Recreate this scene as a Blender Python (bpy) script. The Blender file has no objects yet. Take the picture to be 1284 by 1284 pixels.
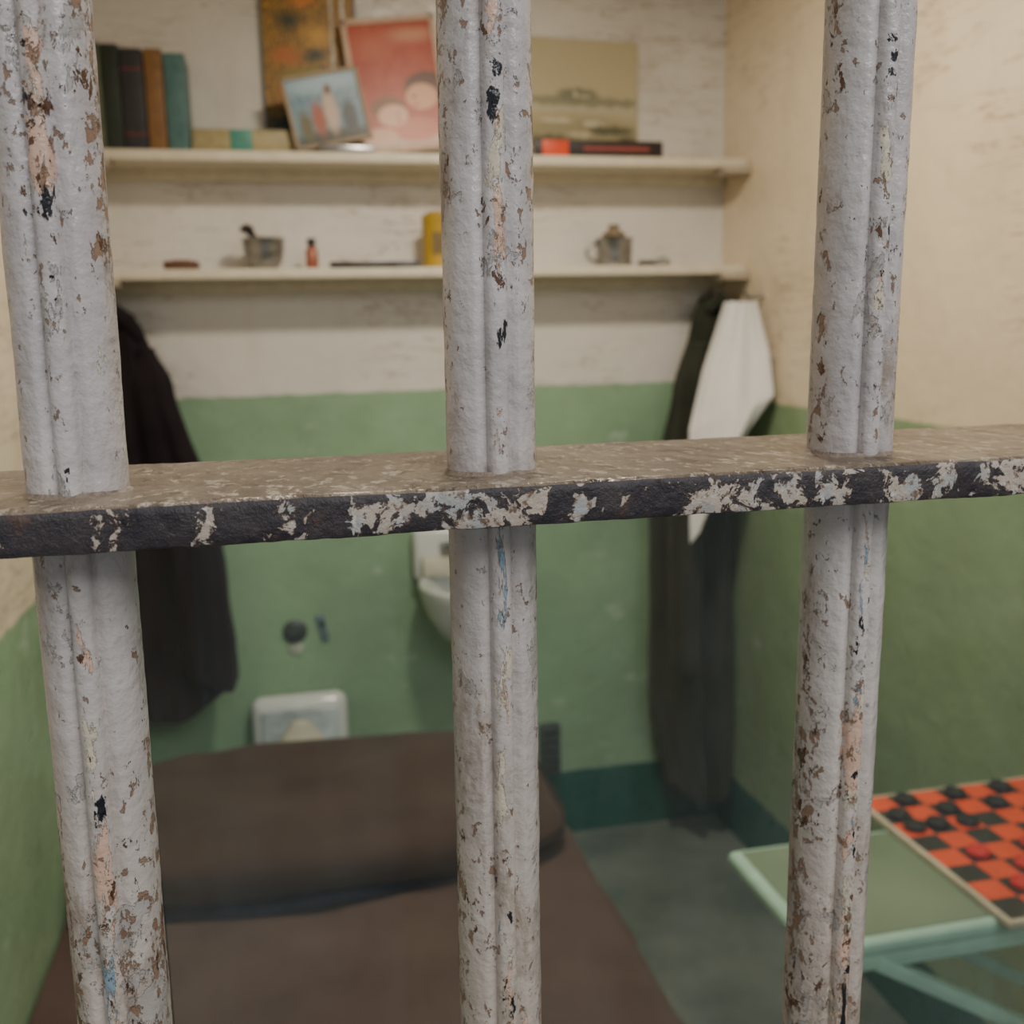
import bpy, bmesh, math, random
from mathutils import Vector, Matrix, noise as mnoise
random.seed(4)
sin,cos,pi=math.sin,math.cos,math.pi
S=bpy.context.scene

# ---------------------------------------------------------------- materials
class NT:
    def __init__(s,name):
        s.m=bpy.data.materials.new(name); s.m.use_nodes=True
        s.t=s.m.node_tree; s.b=s.t.nodes['Principled BSDF']
    def n(s,typ,ins=None,**kw):
        nd=s.t.nodes.new(typ)
        for k,v in kw.items(): setattr(nd,k,v)
        if ins:
            for k,v in ins.items(): s.set(nd,k,v)
        return nd
    def set(s,nd,k,v):
        sock=nd.inputs[k]
        if isinstance(v,bpy.types.NodeSocket): s.t.links.new(v,sock)
        else:
            if isinstance(v,(tuple,list)) and len(v)==3 and sock.type=='RGBA': v=(*v,1)
            sock.default_value=v
    def math(s,op,a,b=0.0,c=None,clamp=False):
        nd=s.n('ShaderNodeMath',operation=op,use_clamp=clamp)
        s.set(nd,0,a); s.set(nd,1,b)
        if c is not None: s.set(nd,2,c)
        return nd.outputs[0]
    def mix(s,f,a,b):
        nd=s.n('ShaderNodeMix',data_type='RGBA')
        s.set(nd,0,f); s.set(nd,6,a); s.set(nd,7,b)
        return nd.outputs[2]
    def noise(s,vec,scale,detail=4,rough=.55,dist=0.0):
        nd=s.n('ShaderNodeTexNoise',{'Vector':vec,'Scale':scale,'Detail':detail,'Roughness':rough,'Distortion':dist})
        return nd.outputs[0]
    def ramp(s,v,lo,hi):
        nd=s.n('ShaderNodeMapRange',{'Value':v,'From Min':lo,'From Max':hi},clamp=True)
        return nd.outputs[0]
    def map(s,vec,scale=(1,1,1),loc=(0,0,0)):
        nd=s.n('ShaderNodeMapping',{'Vector':vec,'Scale':scale,'Location':loc})
        return nd.outputs[0]
    def bump(s,h,strength=.3,dist=.001,normal=None):
        nd=s.n('ShaderNodeBump',{'Height':h,'Strength':strength,'Distance':dist})
        if normal is not None: s.set(nd,'Normal',normal)
        return nd.outputs[0]
    def pos(s): return s.n('ShaderNodeNewGeometry').outputs['Position']
    def coord(s,k='Object'): return s.n('ShaderNodeTexCoord').outputs[k]
    def attr(s,k): return s.n('ShaderNodeAttribute',attribute_name=k).outputs['Fac']

def plain(name,col,rough=.5,metal=0.0,var=.15,scale=30,bump=.1,bd=.002,spec=.5):
    t=NT(name); p=t.coord('Object')
    nz=t.noise(p,scale)
    c=t.mix(t.ramp(nz,.3,.7),tuple(x*(1-var) for x in col),tuple(min(1,x*(1+var)) for x in col))
    t.set(t.b,'Base Color',c); t.set(t.b,'Roughness',rough); t.set(t.b,'Metallic',metal)
    t.set(t.b,'Specular IOR Level',spec)
    if bump: t.set(t.b,'Normal',t.bump(t.noise(p,scale*3),bump,bd))
    return t.m

DKG=(.008,.075,.062)
def wall_mat(name,cream,green,zline,base):
    t=NT(name); p=t.pos()
    sp=t.n('ShaderNodeSeparateXYZ',{'Vector':p}); z=sp.outputs[2]
    nz=t.noise(p,3,5); nf=t.noise(p,25,4)
    zz=t.math('ADD',z,t.math('MULTIPLY',t.math('SUBTRACT',nf,.5),.012))
    c1=t.mix(t.ramp(nz,.3,.7),tuple(x*.86 for x in cream),cream)
    g1=t.mix(t.ramp(nz,.35,.65),tuple(x*.85 for x in green),tuple(x*1.1 for x in green))
    sc=t.ramp(t.noise(t.map(p,(1,1,2.2)),9,6,.6),.645,.68)
    g1=t.mix(t.math('MULTIPLY',sc,.35),g1,(.55,.66,.58))
    cr=t.noise(t.map(p,(1.6,1.6,14)),2.2,8,.60,.4)
    crm=t.math('SUBTRACT',1.0,t.ramp(t.math('ABSOLUTE',t.math('SUBTRACT',cr,.5)),.002,.013))
    patch=t.ramp(t.noise(p,2.1,2),.44,.54)
    crk=t.math('MULTIPLY',crm,patch)
    c1=t.mix(t.math('MULTIPLY',crk,.8),c1,(.28,.19,.12))
    st=t.ramp(t.noise(t.map(p,(3,3,1),(7,1,2)),3,5,.6),.55,.8)
    c1=t.mix(t.math('MULTIPLY',st,.4),c1,(.50,.42,.32))
    c=t.mix(t.ramp(zz,zline-.002,zline+.002),g1,c1)
    if base: c=t.mix(t.ramp(zz,base-.002,base+.002),t.mix(nf,DKG,tuple(x*1.5 for x in DKG)),c)
    t.set(t.b,'Base Color',c)
    t.set(t.b,'Roughness',t.math('ADD',.20,t.math('MULTIPLY',nf,.2)))
    h=t.math('ADD',t.math('MULTIPLY',t.noise(p,11,3),1.0),t.math('MULTIPLY',nf,.25))
    t.set(t.b,'Normal',t.bump(h,.6,.008))
    return t.m
M_back=wall_mat('wall_back_paint',(.76,.74,.70),(.27,.425,.275),1.222,.18)
M_left=wall_mat('wall_left_paint',(.80,.70,.55),(.28,.43,.27),.965,.18)
M_right=wall_mat('wall_right_paint',(.80,.68,.50),(.24,.345,.20),1.18,.16)
M_ceil=plain('ceiling_paint',(.75,.72,.66),.6)
t=NT('floor_concrete'); p=t.pos()
nz=t.noise(p,4,6); nf=t.noise(p,60,4)
c=t.mix(t.ramp(nz,.35,.65),(.095,.125,.115),(.19,.215,.195)); c=t.mix(t.math('MULTIPLY',t.ramp(nf,.6,.7),.35),c,(.28,.30,.27))
t.set(t.b,'Base Color',c); t.set(t.b,'Roughness',.27); t.set(t.b,'Normal',t.bump(nf,.15,.002)); M_floor=t.m

def bar_mat():
    t=NT('chipped_bar_paint'); p=t.pos()
    sp=t.n('ShaderNodeSeparateXYZ',{'Vector':p}); z=sp.outputs[2]
    rg=t.attr('ridge'); sd=t.attr('side')
    top=t.ramp(z,1.335,1.42); low=t.ramp(z,1.255,1.15)
    cl=t.ramp(t.noise(t.map(p,(1,1,.6),(2,6,3)),26,3),.36,.62)      # clusters of wear
    n0=t.noise(p,45,5); nlum=t.noise(p,14,3)
    base=t.mix(t.ramp(n0,.3,.7),(.42,.385,.375),(.54,.50,.48))
    base=t.mix(t.ramp(nlum,.5,.75),base,(.60,.56,.535))
    base=t.mix(t.math('MULTIPLY',t.ramp(z,1.33,1.15),.65),base,(.49,.405,.315))
    col=base; hs=[]
    def layer(colr,scale,stretch,thr,ridgew,loc,topw,loww,sidew=0.0,detail=5,edge=.012,amt=1.0,rough=.6,clw=0.0,dist=.3):
        nonlocal col
        nn=t.noise(t.map(p,(1,1,stretch),loc),scale,detail,rough,dist)
        v=t.math('ADD',nn,t.math('MULTIPLY',rg,ridgew))
        v=t.math('ADD',v,t.math('MULTIPLY',top,topw)); v=t.math('ADD',v,t.math('MULTIPLY',low,loww))
        if sidew: v=t.math('ADD',v,t.math('MULTIPLY',sd,sidew))
        if clw: v=t.math('ADD',v,t.math('MULTIPLY',t.math('SUBTRACT',cl,1.0),clw))
        m=t.ramp(v,thr,thr+edge)
        col=t.mix(t.math('MULTIPLY',m,amt),col,colr); hs.append(m)
        return v
    layer((.24,.175,.12),60,.35,.555,.04,(3,1,2),.03,.10,.05,7,.12,.68,.74,.05)        # grime veil
    layer((.35,.32,.29),70,.6,.605,.02,(5,7,1),.03,.05,.03,7,.012,.75,.68,.06)         # dull undercoat
    layer((.60,.39,.28),85,.28,.700,.145,(9,2,4),.02,.055,0,7,.012,.9,.70,.03)            # salmon coat
    layer((.58,.51,.39),100,.35,.69,.10,(13,8,6),.02,.04,0,7,.012,1,.68)                # cream coat
    layer((.19,.30,.37),95,.25,.742,.145,(1,8,6),-.01,.055,0,7,.012,.9,.70)               # blue coat
    layer((.24,.135,.075),230,.7,.617,.03,(4,4,9),.055,.07,.07,6,.03,.9,.68,.085)      # rust specks
    layer((.11,.05,.025),150,.6,.662,.05,(8,4,1),.06,.06,.065,7,.015,1,.70,.075)         # deep rust
    layer((.011,.012,.016),105,.5,.735,.13,(7,3,3),.082,.025,.03,7,.01,1,.66,.03)         # bare black
    t.set(t.b,'Base Color',col)
    t.set(t.b,'Roughness',t.math('ADD',.25,t.math('MULTIPLY',hs[0],.25)))
    s=hs[1]
    for h in hs[2:]: s=t.math('ADD',s,h)
    hh=t.math('SUBTRACT',t.math('MULTIPLY',t.noise(p,300,4),.6),t.math('MULTIPLY',s,.5))
    hh=t.math('ADD',hh,t.math('MULTIPLY',t.noise(p,90,4),1.5))
    t.set(t.b,'Normal',t.bump(hh,.9,.001))
    return t.m
M_bar=bar_mat()

def cross_front():
    t=NT('crossbar_edge_paint'); p=t.pos()
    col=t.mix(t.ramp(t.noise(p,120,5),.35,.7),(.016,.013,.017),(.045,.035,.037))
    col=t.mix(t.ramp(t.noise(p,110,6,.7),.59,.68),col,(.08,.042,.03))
    nn=t.noise(p,140,8,.68,.5)
    v=t.math('ADD',nn,t.math('MULTIPLY',t.attr('patch'),.205))
    m=t.ramp(v,.672,.682); halo=t.ramp(v,.644,.676)
    col=t.mix(t.math('MULTIPLY',halo,.7),col,(.11,.06,.042))
    ins=t.mix(t.ramp(t.noise(p,90,4),.48,.64),(.46,.385,.31),(.35,.36,.355))
    ins=t.mix(t.ramp(t.noise(p,380,5,.7),.54,.62),ins,(.16,.10,.065))
    ins=t.mix(t.ramp(t.noise(t.map(p,(1,1,1),(4,4,4)),260,5,.7),.58,.64),ins,(.58,.54,.48))
    col=t.mix(m,col,ins)
    t.set(t.b,'Base Color',col); t.set(t.b,'Roughness',.36)
    h=t.math('ADD',t.math('MULTIPLY',m,1.0),t.math('MULTIPLY',t.noise(p,260,6,.7),1.0))
    t.set(t.b,'Normal',t.bump(h,1.0,.0009)); return t.m
def cross_top():
    t=NT('crossbar_top_paint'); p=t.pos()
    q=t.map(p,(1,.55,1))
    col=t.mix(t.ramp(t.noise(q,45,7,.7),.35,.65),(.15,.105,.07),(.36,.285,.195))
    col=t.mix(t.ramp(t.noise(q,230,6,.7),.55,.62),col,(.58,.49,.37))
    col=t.mix(t.ramp(t.noise(q,150,7,.75,.6),.57,.61),col,(.07,.042,.028))
    t.set(t.b,'Base Color',col); t.set(t.b,'Roughness',.20); t.set(t.b,'Specular IOR Level',.9)
    h=t.math('ADD',t.noise(q,170,7,.75,.4),t.math('MULTIPLY',t.noise(p,600,3),.4))
    t.set(t.b,'Normal',t.bump(h,1.0,.003)); return t.m
M_cf=cross_front(); M_ct=cross_top()

M_shelf=plain('shelf_paint',(.70,.65,.53),.45,var=.08)
M_shelfworn=plain('shelf_bracket',(.42,.36,.28),.5)
M_white=plain('white_enamel',(.66,.70,.70),.15,var=.05,bump=0)
M_cream=plain('stained_enamel',(.56,.55,.46),.25,var=.15,bump=0)
M_dark=plain('dark_metal',(.03,.03,.035),.4,.3)
M_steel=plain('dull_steel',(.33,.33,.335),.28,.85,var=.25)
M_mint=plain('mint_paint',(.33,.53,.42),.35,var=.12)
M_olive=plain('table_top_paint',(.15,.215,.14),.22,var=.12,scale=6)
def wool(name,a,b,sc=260,sheen=.15):
    t=NT(name); p=t.coord('Object')
    c=t.mix(t.ramp(t.noise(p,7,5),.3,.7),a,b)
    c=t.mix(t.math('MULTIPLY',t.ramp(t.noise(p,sc,3),.45,.65),.35),c,tuple(min(.95,x*1.5) for x in b))
    t.set(t.b,'Base Color',c); t.set(t.b,'Roughness',.95); t.set(t.b,'Specular IOR Level',.15)
    t.set(t.b,'Sheen Weight',sheen)
    t.set(t.b,'Normal',t.bump(t.math('ADD',t.noise(p,sc,3),t.math('MULTIPLY',t.noise(p,30,3),1.5)),.5,.002)); return t.m
M_blk=wool('brown_wool',(.058,.037,.031),(.090,.060,.051),sheen=.06)
M_pil=wool('brown_wool_dark',(.040,.025,.020),(.064,.042,.034),sheen=.06)
M_navy=wool('navy_pillow_shade',(.005,.006,.014),(.009,.010,.020),sheen=0)  # colour of the painted shade strip below the pillow
M_coatL=wool('plum_wool',(.009,.007,.010),(.018,.013,.016),sheen=.05)
M_coatR=wool('olive_raincoat',(.017,.020,.015),(.040,.043,.031),sheen=.1)
M_towel=wool('white_terry',(.76,.76,.76),(.84,.84,.84),sheen=0)

def picture(name,base,blobs,rough=.4,nsc=4,warp=.16):
    t=NT(name); g=t.coord('Generated')
    sp=t.n('ShaderNodeSeparateXYZ',{'Vector':g})
    n1=t.noise(g,nsc,5); n2=t.noise(t.map(g,(1,1,1),(5,5,5)),nsc*1.3,5)
    x=t.math('ADD',sp.outputs[0],t.math('MULTIPLY',t.math('SUBTRACT',n1,.5),warp))
    z=t.math('ADD',sp.outputs[2],t.math('MULTIPLY',t.math('SUBTRACT',n2,.5),warp))
    c=t.mix(t.ramp(t.noise(g,nsc*3,5),.35,.65),base[0],base[1])
    for cx,cz,rx,rz,colr,soft in blobs:
        dx=t.math('DIVIDE',t.math('SUBTRACT',x,cx),rx); dz=t.math('DIVIDE',t.math('SUBTRACT',z,cz),rz)
        d=t.math('SQRT',t.math('ADD',t.math('MULTIPLY',dx,dx),t.math('MULTIPLY',dz,dz)))
        c=t.mix(t.ramp(d,1+soft,1-soft),c,colr)
    t.set(t.b,'Base Color',c); t.set(t.b,'Roughness',rough); return t.m

# ---------------------------------------------------------------- builder
def P(prof,v): return prof[min(len(prof)-1,round(v*(len(prof)-1)))]
class B:
    def __init__(s): s.bm=bmesh.new(); s.mats=[]
    def mi(s,m):
        if m not in s.mats: s.mats.append(m)
        return s.mats.index(m)
    def _fin(s,verts,m,mtx=None):
        if mtx is not None: bmesh.ops.transform(s.bm,matrix=mtx,verts=verts)
        i=s.mi(m)
        for f in {f for v in verts for f in v.link_faces}: f.material_index=i
    def box(s,c,size,m,rot=None,bev=0,seg=2):
        r=bmesh.ops.create_cube(s.bm,size=1); vs=r['verts']
        bmesh.ops.scale(s.bm,vec=size,verts=vs)
        if bev:
            es=list({e for v in vs for e in v.link_edges})
            fs=bmesh.ops.bevel(s.bm,geom=es,offset=bev,segments=seg,affect='EDGES',profile=.5)
            vs=list({v for f in fs['faces'] for v in f.verts}|{v for v in vs if v.is_valid})
            st=list(vs);seen=set(vs)
            while st:
                v=st.pop()
                for e in v.link_edges:
                    o=e.other_vert(v)
                    if o not in seen: seen.add(o); st.append(o)
            vs=list(seen)
        M=Matrix.Translation(c)
        if rot is not None: M=M@rot
        s._fin(vs,m,M); return vs
    def grid(s,fn,nu,nv,m,closeu=False,capv=False):
        rows=[[s.bm.verts.new(fn(i/(nu if closeu else nu-1),j/(nv-1))) for i in range(nu)] for j in range(nv)]
        i_=s.mi(m); fs=[]
        for j in range(nv-1):
            for i in range(nu if closeu else nu-1):
                k=(i+1)%nu
                fs.append(s.bm.faces.new((rows[j][i],rows[j][k],rows[j+1][k],rows[j+1][i])))
        if capv:
            fs.append(s.bm.faces.new(rows[0][::-1])); fs.append(s.bm.faces.new(rows[-1]))
        for f in fs: f.material_index=i_
        return rows
    def lathe(s,prof,c,m,seg=32,mtx=None,sx=1,sy=1):
        M=Matrix.Translation(c)@(mtx if mtx is not None else Matrix.Identity(4))
        return s.grid(lambda u,v:M@Vector((sx*P(prof,v)[0]*cos(2*pi*u),sy*P(prof,v)[0]*sin(2*pi*u),P(prof,v)[1])),seg,len(prof),m,True)
    def tube(s,pts,r,m,seg=10):
        pts=[Vector(p) for p in pts]; n=len(pts)
        fr=[]
        for i,p in enumerate(pts):
            d=(pts[min(i+1,n-1)]-pts[max(i-1,0)]).normalized()
            a=d.orthogonal().normalized() if not fr else (fr[-1][1]-d*fr[-1][1].dot(d)).normalized()
            fr.append((d,a,d.cross(a)))
        def f(u,v):
            i=min(n-1,round(v*(n-1))); rr=r[i] if isinstance(r,(list,tuple)) else r
            return pts[i]+(fr[i][1]*cos(2*pi*u)+fr[i][2]*sin(2*pi*u))*rr
        return s.grid(f,seg,n,m,True,True)
    def obj(s,name,smooth=True,angle=35):
        me=bpy.data.meshes.new(name)
        bmesh.ops.recalc_face_normals(s.bm,faces=s.bm.faces[:])
        co=[v.co for v in s.bm.verts]
        c=Vector([(min(v[i] for v in co)+max(v[i] for v in co))/2 for i in range(3)])
        bmesh.ops.translate(s.bm,vec=-c,verts=s.bm.verts[:])
        s.bm.to_mesh(me); s.bm.free()
        for m in s.mats: me.materials.append(m)
        if smooth:
            me.polygons.foreach_set('use_smooth',[True]*len(me.polygons))
            me.set_sharp_from_angle(angle=math.radians(angle))
        o=bpy.data.objects.new(name,me); o.location=c; S.collection.objects.link(o)
        return o
def RX(d): return Matrix.Rotation(math.radians(d),4,'X')
def RY(d): return Matrix.Rotation(math.radians(d),4,'Y')

XL,XR,YB,YF,CE=-.39,1.13,2.53,.20,2.25
# ---------------------------------------------------------------- room
def roombox(name,x0,x1,y0,y1,z0,z1,m):
    b=B(); b.box(((x0+x1)/2,(y0+y1)/2,(z0+z1)/2),(x1-x0,y1-y0,z1-z0),m); return b.obj(name,False)
roombox('wall_back',XL-.1,XR+.1,YB,YB+.1,0,CE,M_back)
roombox('wall_left',XL-.1,XL,YF,YB,0,CE,M_left)
roombox('wall_right',XR,XR+.1,YF,YB,0,CE,M_right)
roombox('ceiling',XL-.1,XR+.1,YF,YB+.1,CE,CE+.1,M_ceil)
roombox('floor',-3,4,-3,YB+.1,-.1,0,M_floor)

# ---------------------------------------------------------------- bars
R=.0133
BARS=[]
def bar(x,lean,name,seed):
    b=B(); nseg=80; z0,z1=.0,CE
    zs=[z0+(1.08-z0)*i/12 for i in range(12)]+[1.08+.42*i/220 for i in range(220)]+[1.5+(z1-1.5)*i/10 for i in range(11)]
    prof=[]
    for i in range(nseg):
        a=2*pi*i/nseg-pi; d=abs(a); dg=math.degrees(min(d,pi-d)); df=math.degrees(d)
        r=R*(1-.17*math.exp(-((dg-19)/5.5)**2)-.02*math.exp(-((dg-30)/12)**2)+.03*math.exp(-(dg/9)**2))
        prof.append((a,r,math.exp(-(df/18)**2),math.exp(-((df-78)/24)**2)))
    la=b.bm.verts.layers.float.new('ridge'); lb=b.bm.verts.layers.float.new('side')
    rows=[]
    for z in zs:
        row=[]
        for a,r,rg,sd in prof:
            q=Vector((x*9+cos(a)*.9,sin(a)*.9,z*35+seed))
            rr=r+.00022*mnoise.noise(q)+.00018*mnoise.noise(Vector((cos(a)*2.6,sin(a)*2.6+seed,z*170)))
            v=b.bm.verts.new((x+lean*(z-1.31)+rr*sin(a),.30-rr*cos(a),z)); v[la]=rg; v[lb]=sd; row.append(v)
        rows.append(row)
    b.mi(M_bar)
    for j in range(len(zs)-1):
        for i in range(nseg):
            n=(i+1)%nseg
            b.bm.faces.new((rows[j][i],rows[j][n],rows[j+1][n],rows[j+1][i]))
    BARS.append(x)
    return b.obj(name,True,60)
for i,(x,ln) in enumerate([(-.287,.009),(-.1715,.009),(-.0560,.008),(.0604,.008),(.1790,.016),(.2945,.01),(.411,.01),(.527,.008),(.644,.008),(.760,.008),(.876,.008),(.993,.008)]):
    bar(x,ln,'prison_bar',i*3.1)
# crosspiece
PATCH=[(-.075,.005,.75),(-.045,.006,.95),(-.022,.006,1.05),(.0,.006,1.1),(.022,.008,.95),(.042,.014,1),(.060,.012,1),(.080,.004,.95),(.0915,.002,.85),(.113,.008,1),(.127,.010,1.1),(.143,.008,1),(.157,.005,1.1),(.176,.007,1),(.190,.009,1),(.212,.009,1.1),(.224,.01,1.1),(.27,.02,1),(-.12,.01,1),(.35,.02,1),(.5,.03,1),(.8,.03,1)]
b=B()
x0,x1,y0,y1,zt,zb=XL,XR,.27,.357,1.3190,1.3068
N=1300
prof=[(y1,zb,0),(y1,zt,0),((y0+y1)/2+.02,zt,0),((y0+y1)/2,zt,0),(y0+.02,zt,0),(y0+.006,zt,0),(y0+.0012,zt-.0001,0),(y0+.0002,zt-.0009,1),(y0,zt-.003,1),(y0,(zt+zb)/2+.001,1),(y0,(zt+zb)/2-.002,1),(y0,zb+.002,1),(y0+.0004,zb+.0005,1),(y0+.002,zb,1),(y0+.04,zb,1)]
fi=b.mi(M_ct); ff=b.mi(M_cf); lp=b.bm.verts.layers.float.new('patch')
prev=None
for i in range(N+1):
    x=x0+(x1-x0)*i/N; row=[]
    pa=min(1.1,sum(w*math.exp(-((x-c)/s)**2) for c,s,w in PATCH))
    for k,(yy,zz,s_) in enumerate(prof):
        q=Vector((x*60,yy*40,zz*90)); q2=Vector((x*260,yy*200,zz*260))
        dy=(.0004*mnoise.noise(q)+.00022*mnoise.noise(q2)) if k>=5 else 0
        dz=.0003*mnoise.noise(q+Vector((9,3,1)))+.00018*mnoise.noise(q2)
        v=b.bm.verts.new((x,yy+dy,zz+dz)); row.append(v)
        f=max(0,min(1,(zz-zb)/(zt-zb)))
        v[lp]=pa*(.72+.42*(1-abs(f-.45)*2))
    if prev:
        for k in range(len(prof)):
            n=(k+1)%len(prof)
            f=b.bm.faces.new((prev[k],prev[n],row[n],row[k])); f.material_index=fi if k<7 else ff
    prev=row
b.obj('bar_crosspiece',True,50)
M_col=plain('fillet_paint',(.22,.17,.13),.5,var=.4,scale=300,bump=.8,bd=.001)
b=B()
for x in BARS:
    def f(u,v):
        a=2*pi*u; k=mnoise.noise(Vector((cos(a)*2,sin(a)*2,x*40)))
        r=R*.92+(.0008+.0022*(1-v)+.0009*k*(1-v)); return Vector((x+r*cos(a),.30+r*sin(a),zt-.0003+.0014*v*v))
    b.grid(f,48,5,M_col,True)
b.obj('weld_fillets')
# acrylic sheet standing behind the bars, below the crosspiece
t=NT('scratched_acrylic'); p=t.pos()
tr=t.n('ShaderNodeBsdfTransparent',{'Color':(.95,.965,.955)}); gl=t.n('ShaderNodeBsdfGlossy',{'Roughness':.06,'Color':(.9,.95,1)})
df=t.n('ShaderNodeBsdfDiffuse',{'Color':(.62,.68,.66)}); fr=t.n('ShaderNodeFresnel',{'IOR':1.25})
dust=t.math('ADD',.018,t.math('MULTIPLY',t.ramp(t.noise(t.map(p,(1,1,.4)),14,6,.7),.45,.75),.035))
m1=t.n('ShaderNodeMixShader'); t.set(m1,0,dust); t.t.links.new(tr.outputs[0],m1.inputs[1]); t.t.links.new(df.outputs[0],m1.inputs[2])
m2=t.n('ShaderNodeMixShader'); t.set(m2,0,fr.outputs[0]); t.t.links.new(m1.outputs[0],m2.inputs[1]); t.t.links.new(gl.outputs[0],m2.inputs[2])
t.t.links.new(m2.outputs[0],t.t.nodes['Material Output'].inputs['Surface'])
b=B(); b.box(((-.056+1.1)/2,.385,.655),(1.156,.005,1.305),t.m,bev=.0008); b.obj('acrylic_panel',False)

# ---------------------------------------------------------------- shelves
def shelf(zc,name):
    b=B()
    b.box(((XL+XR)/2,2.455,zc),(XR-XL-.004,.148,.022),M_shelf,bev=.003)
    b.box((XR-.035,2.40,zc-.018),(.064,.08,.016),M_shelfworn,bev=.002)
    b.box((XL+.035,2.40,zc-.018),(.064,.08,.016),M_shelfworn,bev=.002)
    b.box(((XL+XR)/2,2.519,zc-.022),(XR-XL-.01,.02,.026),M_shelf,bev=.002)
    return b.obj(name)
shelf(1.745,'wall_shelf'); shelf(1.497,'wall_shelf')
ZU,ZL=1.7562,1.5082

M_page=plain('book_pages',(.6,.53,.4),.8,scale=120)
def book(x0,x1,h,col,name,d=.12,band=None):
    m=plain('cover_'+name,col,.55,var=.2,scale=60)
    b=B(); w=x1-x0; xc=(x0+x1)/2; yc=2.40+d/2
    b.box((xc-w/2+.0015,yc,ZU+h/2),(.003,d,h),m,bev=.0008)
    b.box((xc+w/2-.0015,yc,ZU+h/2),(.003,d,h),m,bev=.0008)
    b.box((xc,yc-d/2+.002,ZU+h/2),(w-.001,.004,h),m,bev=.0015)
    b.box((xc,yc+.003,ZU+h/2),(w-.006,d-.010,h-.006),M_page)
    for zz in (.16,.8):
        b.box((xc,yc-d/2-.0003,ZU+h*zz),(w-.003,.001,.003),band or m)
    return b.obj(name)
gold=plain('gilt',(.30,.22,.09),.4,.5)
book(-.362,-.328,.215,(.085,.11,.065),'upright_book',band=gold)
book(-.326,-.291,.212,(.012,.022,.014),'upright_book')
book(-.288,-.243,.205,(.022,.021,.027),'upright_book',band=plain('red_rule',(.2,.03,.03),.5))
book(-.240,-.204,.206,(.19,.095,.03),'upright_book')
book(-.201,-.158,.198,(.06,.14,.14),'upright_book')
def flatbook(x0,x1,y0,d,z,th,m):
    b=B(); xc=(x0+x1)/2; w=x1-x0; yc=y0+d/2
    b.box((xc,yc,z+.0015),(w,d,.003),m,bev=.0006)
    b.box((xc,yc,z+th-.0015),(w,d,.003),m,bev=.0006)
    b.box((xc,yc-d/2+.002,z+th/2),(w,.004,th),m,bev=.0015)
    b.box((xc,yc+.002,z+th/2),(w-.006,d-.006,th-.005),M_page)
    return b
b=flatbook(-.155,.085,2.418,.085,ZU,.050,plain('khaki_cover',(.34,.29,.15),.5,scale=60))
b.box((-.051,2.418-.0003,ZU+.025),(.047,.0016,.0495),plain('teal_band',(.06,.25,.20),.5),bev=.0004)
b.obj('flat_book')
b=flatbook(.60,.915,2.392,.098,ZU,.036,plain('black_cover',(.020,.015,.016),.5))
b.box((.652,2.392-.0003,ZU+.018),(.062,.0016,.035),plain('red_label',(.70,.07,.02),.5),bev=.0004)
b.box((.80,2.392-.0003,ZU+.018),(.16,.0014,.010),plain('title_strip',(.26,.05,.04),.5))
b.obj('flat_book')
b=B(); b.box((.99,2.43,ZU+.003),(.12,.05,.006),M_shelfworn,bev=.002); b.box((.96,2.425,ZU+.008),(.04,.03,.004),M_page,bev=.001); b.obj('folded_letter')
def pic(name,xc,z,w,h,y,rotY,lean,border,m_img,bd=.008,th=.006):
    b=B()
    b.box((0,0,h/2),(w,th,h),border,bev=.001)
    b.box((0,-th/2-.0004,h/2),(w-2*bd,.001,h-2*bd),m_img)
    if bd>.006:
        for sx_ in (-1,1): b.box((sx_*(w/2-bd/2),-th/2-.002,h/2),(bd,.006,h),border,bev=.0012)
        for zz in (bd/2,h-bd/2): b.box((0,-th/2-.002,zz),(w,.006,bd),border,bev=.0012)
    o=b.obj(name,False)
    c=o.location.copy()
    o.matrix_world=Matrix.Translation((xc,y,z))@RX(-lean)@RY(rotY)@Matrix.Translation(c)
    return o
paper=plain('print_border',(.50,.45,.33),.6)
wood=plain('frame_wood',(.30,.23,.15),.5)
gildf=plain('frame_pink',(.56,.40,.30),.5)
I_aut=picture('autumn_print',((.018,.020,.008),(.52,.27,.035)),[(.45,.86,.26,.04,(.66,.42,.06),.8),(.25,.15,.3,.10,(.02,.04,.04),.5),(.55,.02,.6,.10,(.07,.14,.14),.4),(.3,.66,.12,.04,(.03,.04,.012),.7),(.6,.60,.14,.04,(.55,.30,.04),.7),(.5,.40,.25,.04,(.20,.20,.03),.6),(.45,.76,.12,.03,(.58,.20,.03),.6),(.25,.5,.14,.04,(.42,.13,.02),.5),(.3,.32,.12,.03,(.5,.16,.03),.5),(.55,.50,.1,.03,(.03,.04,.015),.5),(.86,.62,.016,.5,(.66,.64,.55),.3),(.74,.60,.011,.34,(.55,.55,.47),.3)],nsc=13,warp=.08)
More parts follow.
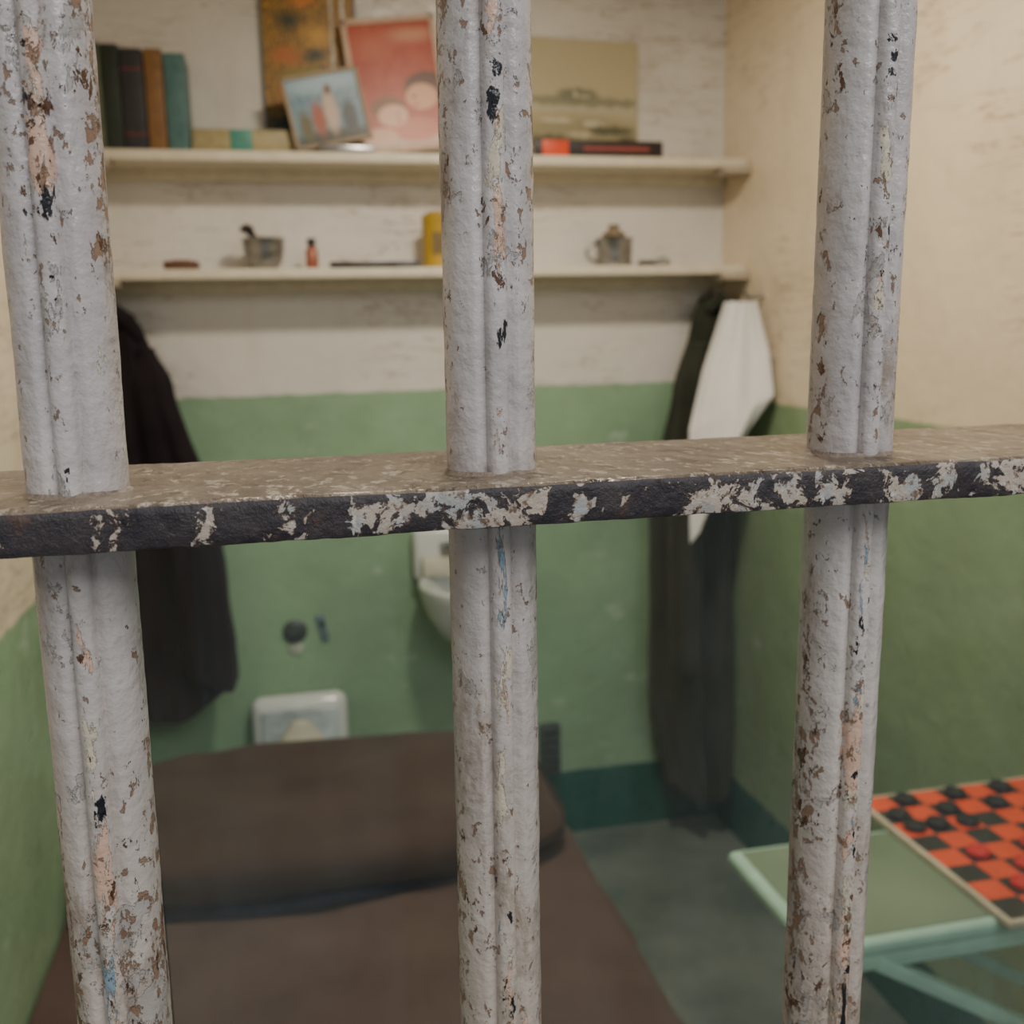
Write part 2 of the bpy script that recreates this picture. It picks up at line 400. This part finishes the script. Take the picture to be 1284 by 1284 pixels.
I_baby=picture('portrait_print',((.38,.055,.025),(.46,.085,.042)),[
 (.72,.86,.24,.05,(.58,.26,.16),.6),(.30,.80,.18,.09,(.50,.13,.07),.6),
 (.5,.05,.8,.09,(.52,.38,.32),.2),                     # white blanket
 (.64,.16,.26,.09,(.55,.16,.10),.2),                   # mother's sleeve
 (.80,.47,.23,.115,(.10,.030,.012),.10),               # dark hair
 (.74,.40,.17,.095,(.68,.36,.21),.10),                 # mother's face
 (.66,.405,.025,.012,(.12,.04,.02),.3),(.67,.345,.035,.010,(.40,.07,.04),.3),
 (.36,.335,.19,.085,(.20,.075,.028),.10),              # child's hair
 (.40,.275,.16,.080,(.72,.42,.28),.10),                # child's face
 (.46,.285,.020,.010,(.12,.04,.02),.3),(.46,.235,.03,.010,(.45,.10,.06),.3),
 (.26,.13,.16,.06,(.66,.38,.26),.15)],warp=.02,nsc=5)
I_blue=picture('devotional_print',((.10,.19,.27),(.20,.31,.36)),[(.5,.85,.5,.12,(.32,.45,.55),.5),(.5,.10,.6,.12,(.06,.06,.045),.4),(.55,.45,.09,.28,(.50,.38,.30),.3),(.56,.76,.05,.07,(.15,.07,.04),.3),(.38,.38,.08,.22,(.32,.09,.05),.3),(.78,.35,.10,.22,(.05,.06,.07),.3),(.2,.3,.08,.2,(.12,.11,.05),.4)],nsc=6,warp=.08)
I_land=picture('harbour_print',((.44,.39,.24),(.50,.44,.29)),[(.5,.505,.60,.040,(.25,.24,.16),.25),(.46,.555,.18,.055,(.20,.20,.13),.2),(.52,.545,.05,.012,(.50,.46,.34),.3),(.44,.56,.02,.03,(.50,.46,.34),.3),(.5,.44,.6,.022,(.46,.44,.33),.3),(.45,.20,.7,.19,(.32,.28,.16),.3),(.28,.35,.14,.020,(.56,.51,.38),.15),(.60,.33,.10,.018,(.54,.49,.36),.15),(.75,.28,.20,.035,(.11,.11,.06),.3),(.22,.20,.18,.03,(.12,.11,.055),.3),(.48,.24,.12,.018,(.52,.47,.33),.2),(.36,.14,.10,.02,(.50,.45,.30),.2),(.55,.10,.16,.03,(.12,.11,.055),.4),(.90,.14,.1,.10,(.12,.11,.06),.3)],nsc=14,warp=.09)
pic('autumn_picture',.110,ZU,.215,.46,2.518,0,.4,plain('blue_mount',(.10,.16,.16),.5),I_aut,.004)
pic('portrait_picture',.318,ZU+.014,.215,.30,2.455,-6.5,6,gildf,I_baby,.013)
pic('devotional_picture',.150,ZU+.017,.170,.155,2.398,-11,2,wood,I_blue,.008)
pic('harbour_picture',.750,ZU,.285,.290,2.510,1,1.5,paper,I_land,.004)
b=B(); b.box((.175,2.388,ZU+.008),(.12,.010,.016),M_steel,RY(2),bev=.003); b.obj('harmonica')

# ---------------------------------------------------------------- lower shelf objects
def lathe_obj(name,prof,c,m,extra=None,seg=36):
    b=B(); b.lathe(prof,c,m,seg)
    if extra: extra(b)
    return b.obj(name,True,50)
yS=2.44
def cupx(b):
    b.tube([(-.02,yS,ZL+.03),(-.035,yS-.005,ZL+.07),(-.052,yS-.01,ZL+.088)],[.005,.006,.010],M_dark)
    b.lathe([(.001,.0),(.014,.002),(.016,.012),(.001,.020)],(-.052,yS-.01,ZL+.080),M_dark,16)
lathe_obj('shaving_cup',[(0,.0),(.026,.0),(.030,.004),(.040,.02),(.046,.045),(.047,.066),(.049,.068),(.046,.069),(.044,.065),(.041,.03),(.028,.008),(0,.007)],(-.018,yS,ZL),M_steel,cupx)
M_or=plain('orange_bottle',(.30,.09,.05),.3)
lathe_obj('medicine_bottle',[(0,0),(.013,0),(.014,.003),(.014,.042),(.009,.048),(.008,.052)],(.088,yS,ZL),M_or,lambda b:b.lathe([(.0,.052),(.010,.052),(.010,.068),(.0,.07)],(.088,yS,ZL),M_dark,20))
M_yel=plain('yellow_tin_paint',(.42,.27,.015),.35)
def tinx(b):
    b.box((.376,yS-.0325,ZL+.055),(.030,.003,.05),plain('tin_label',(.16,.11,.03),.5))
    b.lathe([(0,.12),(.022,.12),(.022,.126),(0,.128)],(.376,yS,ZL),M_yel,24)
lathe_obj('powder_tin',[(0,0),(.033,0),(.034,.003),(.0335,.006),(.0335,.115),(.034,.118),(.030,.121),(0,.122)],(.376,yS,ZL),M_yel,tinx)
def mugx(b):
    pts=[(.763,yS,ZL+.055)]+[(.765-.026*sin(pi*k/8),yS,ZL+.034+.021*cos(pi*k/8)) for k in range(1,9)]
    b.tube(pts,.004,M_steel,8)
    b.lathe([(.0,.060),(.026,.068),(.030,.072),(.026,.080),(.015,.086),(.012,.092),(.015,.098),(.0,.101)],(.808,yS,ZL),plain('mug_lid_wood',(.22,.17,.11),.5),24)
lathe_obj('tin_mug',[(0,0),(.038,0),(.041,.005),(.044,.03),(.045,.062),(.048,.066),(.045,.067),(.042,.06),(.041,.01),(0,.008)],(.808,yS,ZL),M_steel,mugx)
b=B(); b.box((-.195,yS-.03,ZL+.009),(.076,.040,.019),plain('brown_soap_mat',(.11,.045,.028),.4),bev=.007,seg=3); b.box((-.195,yS-.03,ZL+.0195),(.04,.018,.003),plain('soap_stamp',(.2,.09,.05),.4),bev=.001); b.obj('soap_bar')
b=B(); b.box((.20,yS-.04,ZL+.007),(.15,.022,.014),M_dark,bev=.003); b.box((.30,yS-.04,ZL+.007),(.05,.026,.014),plain('comb_end',(.05,.06,.08),.4),bev=.003)
for i in range(20): b.box((.132+i*.0075,yS-.056,ZL+.004),(.003,.012,.006),M_dark)
b.obj('comb')
b=B(); b.tube([(.87,yS-.02,ZL+.008),(.905,yS-.02,ZL+.008),(.93,yS-.02,ZL+.012),(.945,yS-.02,ZL+.008)],[.006,.006,.012,.004],M_steel,10); b.box((.885,yS-.02,ZL+.006),(.04,.022,.012),M_dark,bev=.002); b.obj('safety_razor')

# ---------------------------------------------------------------- bunk
b=B()
bx0,bx1,by0,by1,bz=XL+.006,.485,.42,2.05,.445
def blanket(u,v):
    W=bx1-bx0; s=u*(W+.16)
    x=bx0+min(s,W); z=bz; rr=.03
    if s>W-rr:
        a=min((s-(W-rr))/rr,pi/2) ; x=bx1-rr+rr*sin(a); z=bz-rr+rr*cos(a)
        if (s-(W-rr))/rr>pi/2: z-= s-(W-rr)-rr*pi/2
    y=by0+v*(by1-by0)
    z+=.008*mnoise.noise(Vector((x*6,y*5,1)))+.004*mnoise.noise(Vector((x*18,y*14,4)))
    if s>W: x+=.008*sin(y*23)+.004*sin(y*51)
    return Vector((x,y,z))
b.grid(blanket,70,110,M_blk)
b.box(((bx0+bx1)/2-.01,(by0+by1)/2,bz-.065),(bx1-bx0-.04,by1-by0-.01,.10),plain('mattress_ticking',(.5,.48,.42),.8),bev=.03,seg=3)
b.box(((bx0+bx1)/2-.01,(by0+by1)/2,bz-.14),(bx1-bx0-.05,by1-by0-.01,.045),M_mint,bev=.004)
for xx in (bx0+.05,bx1-.06):
    for yy in (by0+.1,by1-.1):
        b.box((xx,yy,(bz-.16)/2),(.035,.035,bz-.16),M_mint,bev=.003)
def hem(u,v):  # dark strip modelled in place of the shadow along the pillow's front edge
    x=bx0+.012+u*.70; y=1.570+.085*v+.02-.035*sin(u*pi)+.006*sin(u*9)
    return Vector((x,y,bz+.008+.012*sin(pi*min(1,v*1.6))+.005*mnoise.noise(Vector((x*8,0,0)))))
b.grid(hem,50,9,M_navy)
def pillow(u,v):
    th=2*pi*u; ph=pi*(v-.5)
    def sp(c,e): return math.copysign(abs(c)**e,c)
    k=max(0,cos(ph))**.38
    x=.425*sp(cos(th),.28)*k; y=.235*sp(sin(th),.45)*k; z=.058*sp(sin(ph),.8)
    z+=(.014*mnoise.noise(Vector((x*5,y*6,2)))+.006*mnoise.noise(Vector((x*16,y*12,6))))*(1 if z>0 else .2)
    X=.042+x
    zz=bz+.054+z+((.004*(x/.4) if x<.2 else .002-.16*(x-.2)) if z>0 else 0)
    return Vector((X,1.825+y-.03*sin((x+.42)/.84*pi)*(1 if y<0 else 0),max(zz,bz-.004)))
b.grid(pillow,110,46,M_pil,True)
b.obj('prison_bunk',True,60)

# ---------------------------------------------------------------- toilet
b=B(); tx=.0
b.box((tx,2.495,.345),(.235,.06,.275),M_white,bev=.028,seg=4)
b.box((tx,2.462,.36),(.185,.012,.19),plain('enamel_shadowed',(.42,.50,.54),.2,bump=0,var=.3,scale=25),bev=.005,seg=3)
outer=[(.06,-.34),(.075,-.30),(.07,-.2),(.085,-.12),(.125,-.05),(.145,-.01),(.145,.0),(.138,.006),(.118,.004),(.112,-.02),(.09,-.09),(.05,-.13),(.0,-.135)]
b.lathe(outer,(tx,2.33,.37),M_cream,40,None,.80,1.0)
b.lathe([(.0,-.05),(.075,-.05),(.07,-.01),(.05,.02),(.03,.05),(.02,.062),(.0,.064)],(tx,2.445,.37),M_cream,28,None,1,.5)
b.obj('toilet')
b=B(); b.lathe([(.03,0),(.03,.006),(.022,.010),(.016,.010),(.014,.02),(.0,.021)],(.0,YB,.635),plain('flush_metal',(.09,.11,.11),.4,.4,var=.5,scale=60),28,RX(90)); b.box((.0,YB-.002,.592),(.035,.004,.03),plain('worn_plaster',(.40,.45,.38),.6),RY(20),bev=.0015)
b.box((.068,YB-.004,.64),(.020,.008,.070),plain('blue_plate',(.12,.19,.23),.5,var=.4,scale=60),RY(-12),bev=.003); b.box((.068,YB-.009,.65),(.008,.004,.02),M_dark,bev=.001); b.obj('toilet_flush_valve')
# sink
b=B(); sx=.430
def sink(u,v):
    prof=[(0,-.150),(.05,-.146),(.085,-.12),(.112,-.07),(.128,-.02),(.132,-.004),(.132,.004),(.128,.009),(.113,.006),(.105,-.01),(.09,-.06),(.055,-.095),(0,-.10)]
    r,z=P(prof,v); a=2*pi*u
    return Vector((sx+r*cos(a),min(2.525,2.40+r*sin(a)*1.15),.755+z))
b.grid(sink,48,13,M_white,True)
b.box((sx,2.505,.815),(.262,.05,.135),M_white,bev=.015,seg=3)
b.box((sx,2.47,.79),(.23,.04,.05),M_cream,bev=.01,seg=2)
b.lathe([(0,0),(.014,0),(.016,.012),(.010,.018),(.010,.03),(.018,.034),(.0,.04)],(sx-.05,2.47,.812),M_steel,20)
b.tube([(sx+.02,2.47,.81),(sx+.02,2.465,.85),(sx+.02,2.44,.865),(sx+.02,2.40,.855),(sx+.02,2.39,.835)],.008,M_steel,12)
b.tube([(sx,2.42,.61),(sx,2.42,.56),(sx,2.45,.53),(sx,2.525,.53)],.016,M_cream,14)
b.obj('wall_sink')
b=B(); b.box((.648,YB-.012,.255),(.055,.024,.14),plain('vent_metal',(.05,.07,.065),.5),bev=.003)
for k in range(5): b.box((.648,YB-.026,.205+k*.025),(.04,.004,.008),M_dark,bev=.001)
b.obj('wall_vent')

# ---------------------------------------------------------------- hanging clothes
def interp(tab,t):
    for (t0,*a),(t1,*c) in zip(tab,tab[1:]):
        if t<=t1:
            k=(t-t0)/(t1-t0); k=k*k*(3-2*k)*.4+k*.6
            return [p+(q-p)*k for p,q in zip(a,c)]
    return list(tab[-1][1:])
def drape(b,tab,m,z0,z1,folds,amp,seed,hemz=0.02,nv=60,nu=96):
    def f(u,v):
        xl,xr,yc,hd=interp(tab,v); a=2*pi*u
        cx=(xl+xr)/2; hw=(xr-xl)/2
        fo=amp*min(1,v*2+.15)*(sin(folds*a+seed+1.3*sin(v*2.2))+.5*sin(folds*1.9*a+seed*2-v*3))
        x=cx+(hw+fo*.25)*cos(a); y=yc-(hd+fo)*sin(a)
        z=z0+(z1-z0)*v
        z+=hemz*v*v*sin(a*2+seed)+.004*mnoise.noise(Vector((x*20,y*20,z*9)))
        x+=.006*mnoise.noise(Vector((seed,z*9,a)))
        return Vector((min(XR-.003,max(XL+.003,x)),min(y,YB-.006),z))
    b.grid(f,nu,nv,m,True,True)
b=B()
drape(b,[(0,-.375,-.325,2.47,.015),(.04,-.382,-.295,2.46,.03),(.2,-.385,-.245,2.45,.05),(.5,-.385,-.19,2.45,.06),(.8,-.385,-.175,2.45,.065),(1,-.375,-.18,2.45,.06)],M_coatL,1.425,.50,5,.012,1.0,.03)
drape(b,[(0,-.30,-.27,2.42,.02),(.1,-.31,-.235,2.41,.035),(.5,-.28,-.155,2.40,.045),(.9,-.26,-.135,2.40,.05),(1,-.255,-.135,2.40,.05)],M_coatL,1.34,.57,4,.008,3.0,.02)
b.tube([(-.36,YB,1.435),(-.36,2.49,1.43),(-.36,2.48,1.445)],.006,M_steel,8)
b.tube([(-.375,2.44,1.40),(-.35,2.425,1.425),(-.32,2.43,1.40),(-.30,2.44,1.36)],[.012,.02,.02,.01],M_coatL,12)
b.obj('hanging_jacket')
b=B()
drape(b,[(0,1.045,1.11,2.47,.02),(.05,1.02,1.12,2.46,.035),(.18,.965,1.12,2.45,.05),(.4,.90,1.122,2.44,.06),(.8,.895,1.122,2.43,.065),(1,.945,1.12,2.43,.06)],M_coatR,1.435,.14,6,.020,2.0,.03)
drape(b,[(0,.99,1.05,2.41,.02),(.15,.955,1.04,2.40,.035),(.6,.93,1.02,2.385,.04),(1,.94,1.02,2.385,.035)],M_coatR,1.32,.50,4,.012,1.0,.02)
b.tube([(1.08,YB,1.445),(1.08,2.49,1.44),(1.08,2.48,1.455)],.006,M_steel,8)
b.tube([(1.05,2.43,1.40),(1.075,2.415,1.43),(1.10,2.42,1.41),(1.11,2.43,1.37)],[.012,.022,.02,.012],M_coatR,12)
b.obj('hanging_raincoat')
b=B()
TL=[(1.050,2.33,1.418),(.992,2.32,1.26),(.950,2.30,1.12),(.946,2.29,.98),(.946,2.28,.845)]
TR=[(1.098,2.26,1.415),(1.114,2.22,1.30),(1.112,2.19,1.20),(1.05,2.22,1.10),(.972,2.27,.90)]
def cr(Ps,t):
    n=len(Ps)-1; i=min(n-1,int(t*n)); k=t*n-i
    return Vector(Ps[i]).lerp(Vector(Ps[i+1]),k)
def towel(off):
    def f(u,v):
        p=cr(TL,v).lerp(cr(TR,v),u)
        fo=(.006+.008*(1-v))*sin(u*9+v*2)+.003*sin(u*23-v*4)
        return p+Vector((-fo*.3,-fo-.015*sin(pi*u)+off,.0))
    return f
b.grid(towel(0),50,60,M_towel)
b.grid(towel(.004),50,60,M_towel)
b.tube([(1.13,2.29,1.43),(1.09,2.29,1.425),(1.08,2.29,1.44)],.005,M_steel,8)
b.obj('hanging_towel',True,80)

# ---------------------------------------------------------------- table and checkers
b=B()
tz=.70; tx0,tx1,ty0,ty1=.522,XR-.003,.905,1.130
b.box(((tx0+tx1)/2,(ty0+ty1)/2,tz-.010),(tx1-tx0,ty1-ty0,.020),M_mint,bev=.008,seg=4)
b.box(((tx0+tx1)/2+.004,(ty0+ty1)/2,tz+.0002),(tx1-tx0-.022,ty1-ty0-.022,.002),M_olive,bev=.0008)
b.box(((tx0+tx1)/2,ty0+.008,tz-.026),(tx1-tx0-.03,.010,.022),M_mint,bev=.002)
b.box(((tx0+tx1)/2,ty1-.008,tz-.026),(tx1-tx0-.03,.010,.022),M_mint,bev=.002)
for yy in (ty0+.012,ty1-.02):
    p0=Vector((.60,yy,tz-.03)); p1=Vector((1.125,yy,.36)); d=p1-p0; L=d.length
    ang=math.degrees(math.atan2(-d.z,d.x))
    b.box((p0+p1)/2,(L,.022,.016),M_mint,RY(ang),bev=.002)
b.box((XR-.008,(ty0+ty1)/2,tz-.05),(.014,ty1-ty0,.09),M_mint,bev=.002)
b.tube([(XR-.016,ty0+.01,tz-.03),(XR-.016,ty1-.01,tz-.03)],.007,M_steel,10)
b.obj('folding_table',True,40)
M_red=plain('board_red',(.66,.075,.022),.4,var=.12); M_blk2=plain('board_black',(.022,.023,.021),.4)
M_bdr=plain('board_border',(.45,.41,.30),.5)
cx0,cy0,q=.752,.893,.0378; bz0=tz+.0012
b=B(); side=8*q
b.box((cx0+side/2,cy0+side/2,bz0+.004),(side+.014,side+.014,.008),M_bdr,bev=.0015)
for i in range(8):
    for j in range(8):
        b.box((cx0+(i+.5)*q,cy0+(j+.5)*q,bz0+.0083),(q,q,.001),M_red if (i+j)%2 else M_blk2)
b.obj('checkerboard',False)
PR=plain('piece_red',(.50,.02,.02),.3); PB=plain('piece_black',(.012,.013,.016),.3)
pp=[(0,.0),(.0135,0),(.0145,.0012),(.0145,.0058),(.0135,.007),(.0115,.007),(.0105,.006),(.006,.006),(.005,.0068),(0,.0068)]
def pieces(name,m,cells):
    b=B()
    for i,j in cells:
        b.lathe(pp,(cx0+(i+.5)*q+random.uniform(-.003,.003),cy0+(j+.5)*q+random.uniform(-.003,.003),bz0+.0089),m,28)
    return b.obj(name,True,40)
pieces('black_checkers',PB,[(1,7),(3,7),(5,7),(7,7),(0,6),(2,6),(4,6),(1,5),(0,5),(2,5),(6,6),(5,5)])
pieces('red_checkers',PR,[(1,1),(3,1),(5,1),(2,2),(4,2),(1,3),(3,3),(2,0),(4,0),(6,0),(6,2)])

# ---------------------------------------------------------------- lights
def area(name,loc,target,sx_,sy_,e,col):
    l=bpy.data.lights.new(name,'AREA'); l.shape='RECTANGLE'; l.size=sx_; l.size_y=sy_; l.energy=e; l.color=col
    o=bpy.data.objects.new(name,l); o.location=loc
    o.rotation_euler=(Vector(target)-Vector(loc)).to_track_quat('-Z','Y').to_euler(); S.collection.objects.link(o)
b=B(); b.lathe([(0,0),(.09,0),(.10,-.012),(.10,-.02),(.085,-.02),(.08,-.012),(0,-.012)],(.45,1.45,CE),M_steel,32)
b.obj('ceiling_lamp')
area('cell_lamp',(.45,1.45,CE-.03),(.45,1.55,0),.15,.15,18,(1,.87,.69))
area('corridor_skylight',(.9,-1.6,3.2),(.3,.8,1.2),2.2,1.6,66,(.97,.97,.98))
w=bpy.data.worlds.new('World'); S.world=w; w.use_nodes=True
w.node_tree.nodes['Background'].inputs[0].default_value=(.87,.89,.92,1); w.node_tree.nodes['Background'].inputs[1].default_value=.42

# ---------------------------------------------------------------- camera
cam=bpy.data.cameras.new('Camera'); co=bpy.data.objects.new('Camera',cam); S.collection.objects.link(co); S.camera=co
psi,pit,rol=math.radians(12.5),math.radians(10),.022
Fh=Vector((sin(psi),cos(psi),0)); Z=Vector((0,0,1)); Rr=Vector((cos(psi),-sin(psi),0))
F=Fh*cos(pit)-Z*sin(pit); U=Fh*sin(pit)+Z*cos(pit)
R2=Rr*cos(rol)-U*sin(rol); U2=U*cos(rol)+Rr*sin(rol)
co.matrix_world=Matrix(((R2.x,U2.x,-F.x,0),(R2.y,U2.y,-F.y,0),(R2.z,U2.z,-F.z,1.36),(0,0,0,1)))
cam.sensor_width=36; cam.lens=36*1286/1284; cam.clip_start=.01
cam.dof.use_dof=True; cam.dof.focus_distance=.295; cam.dof.aperture_fstop=15
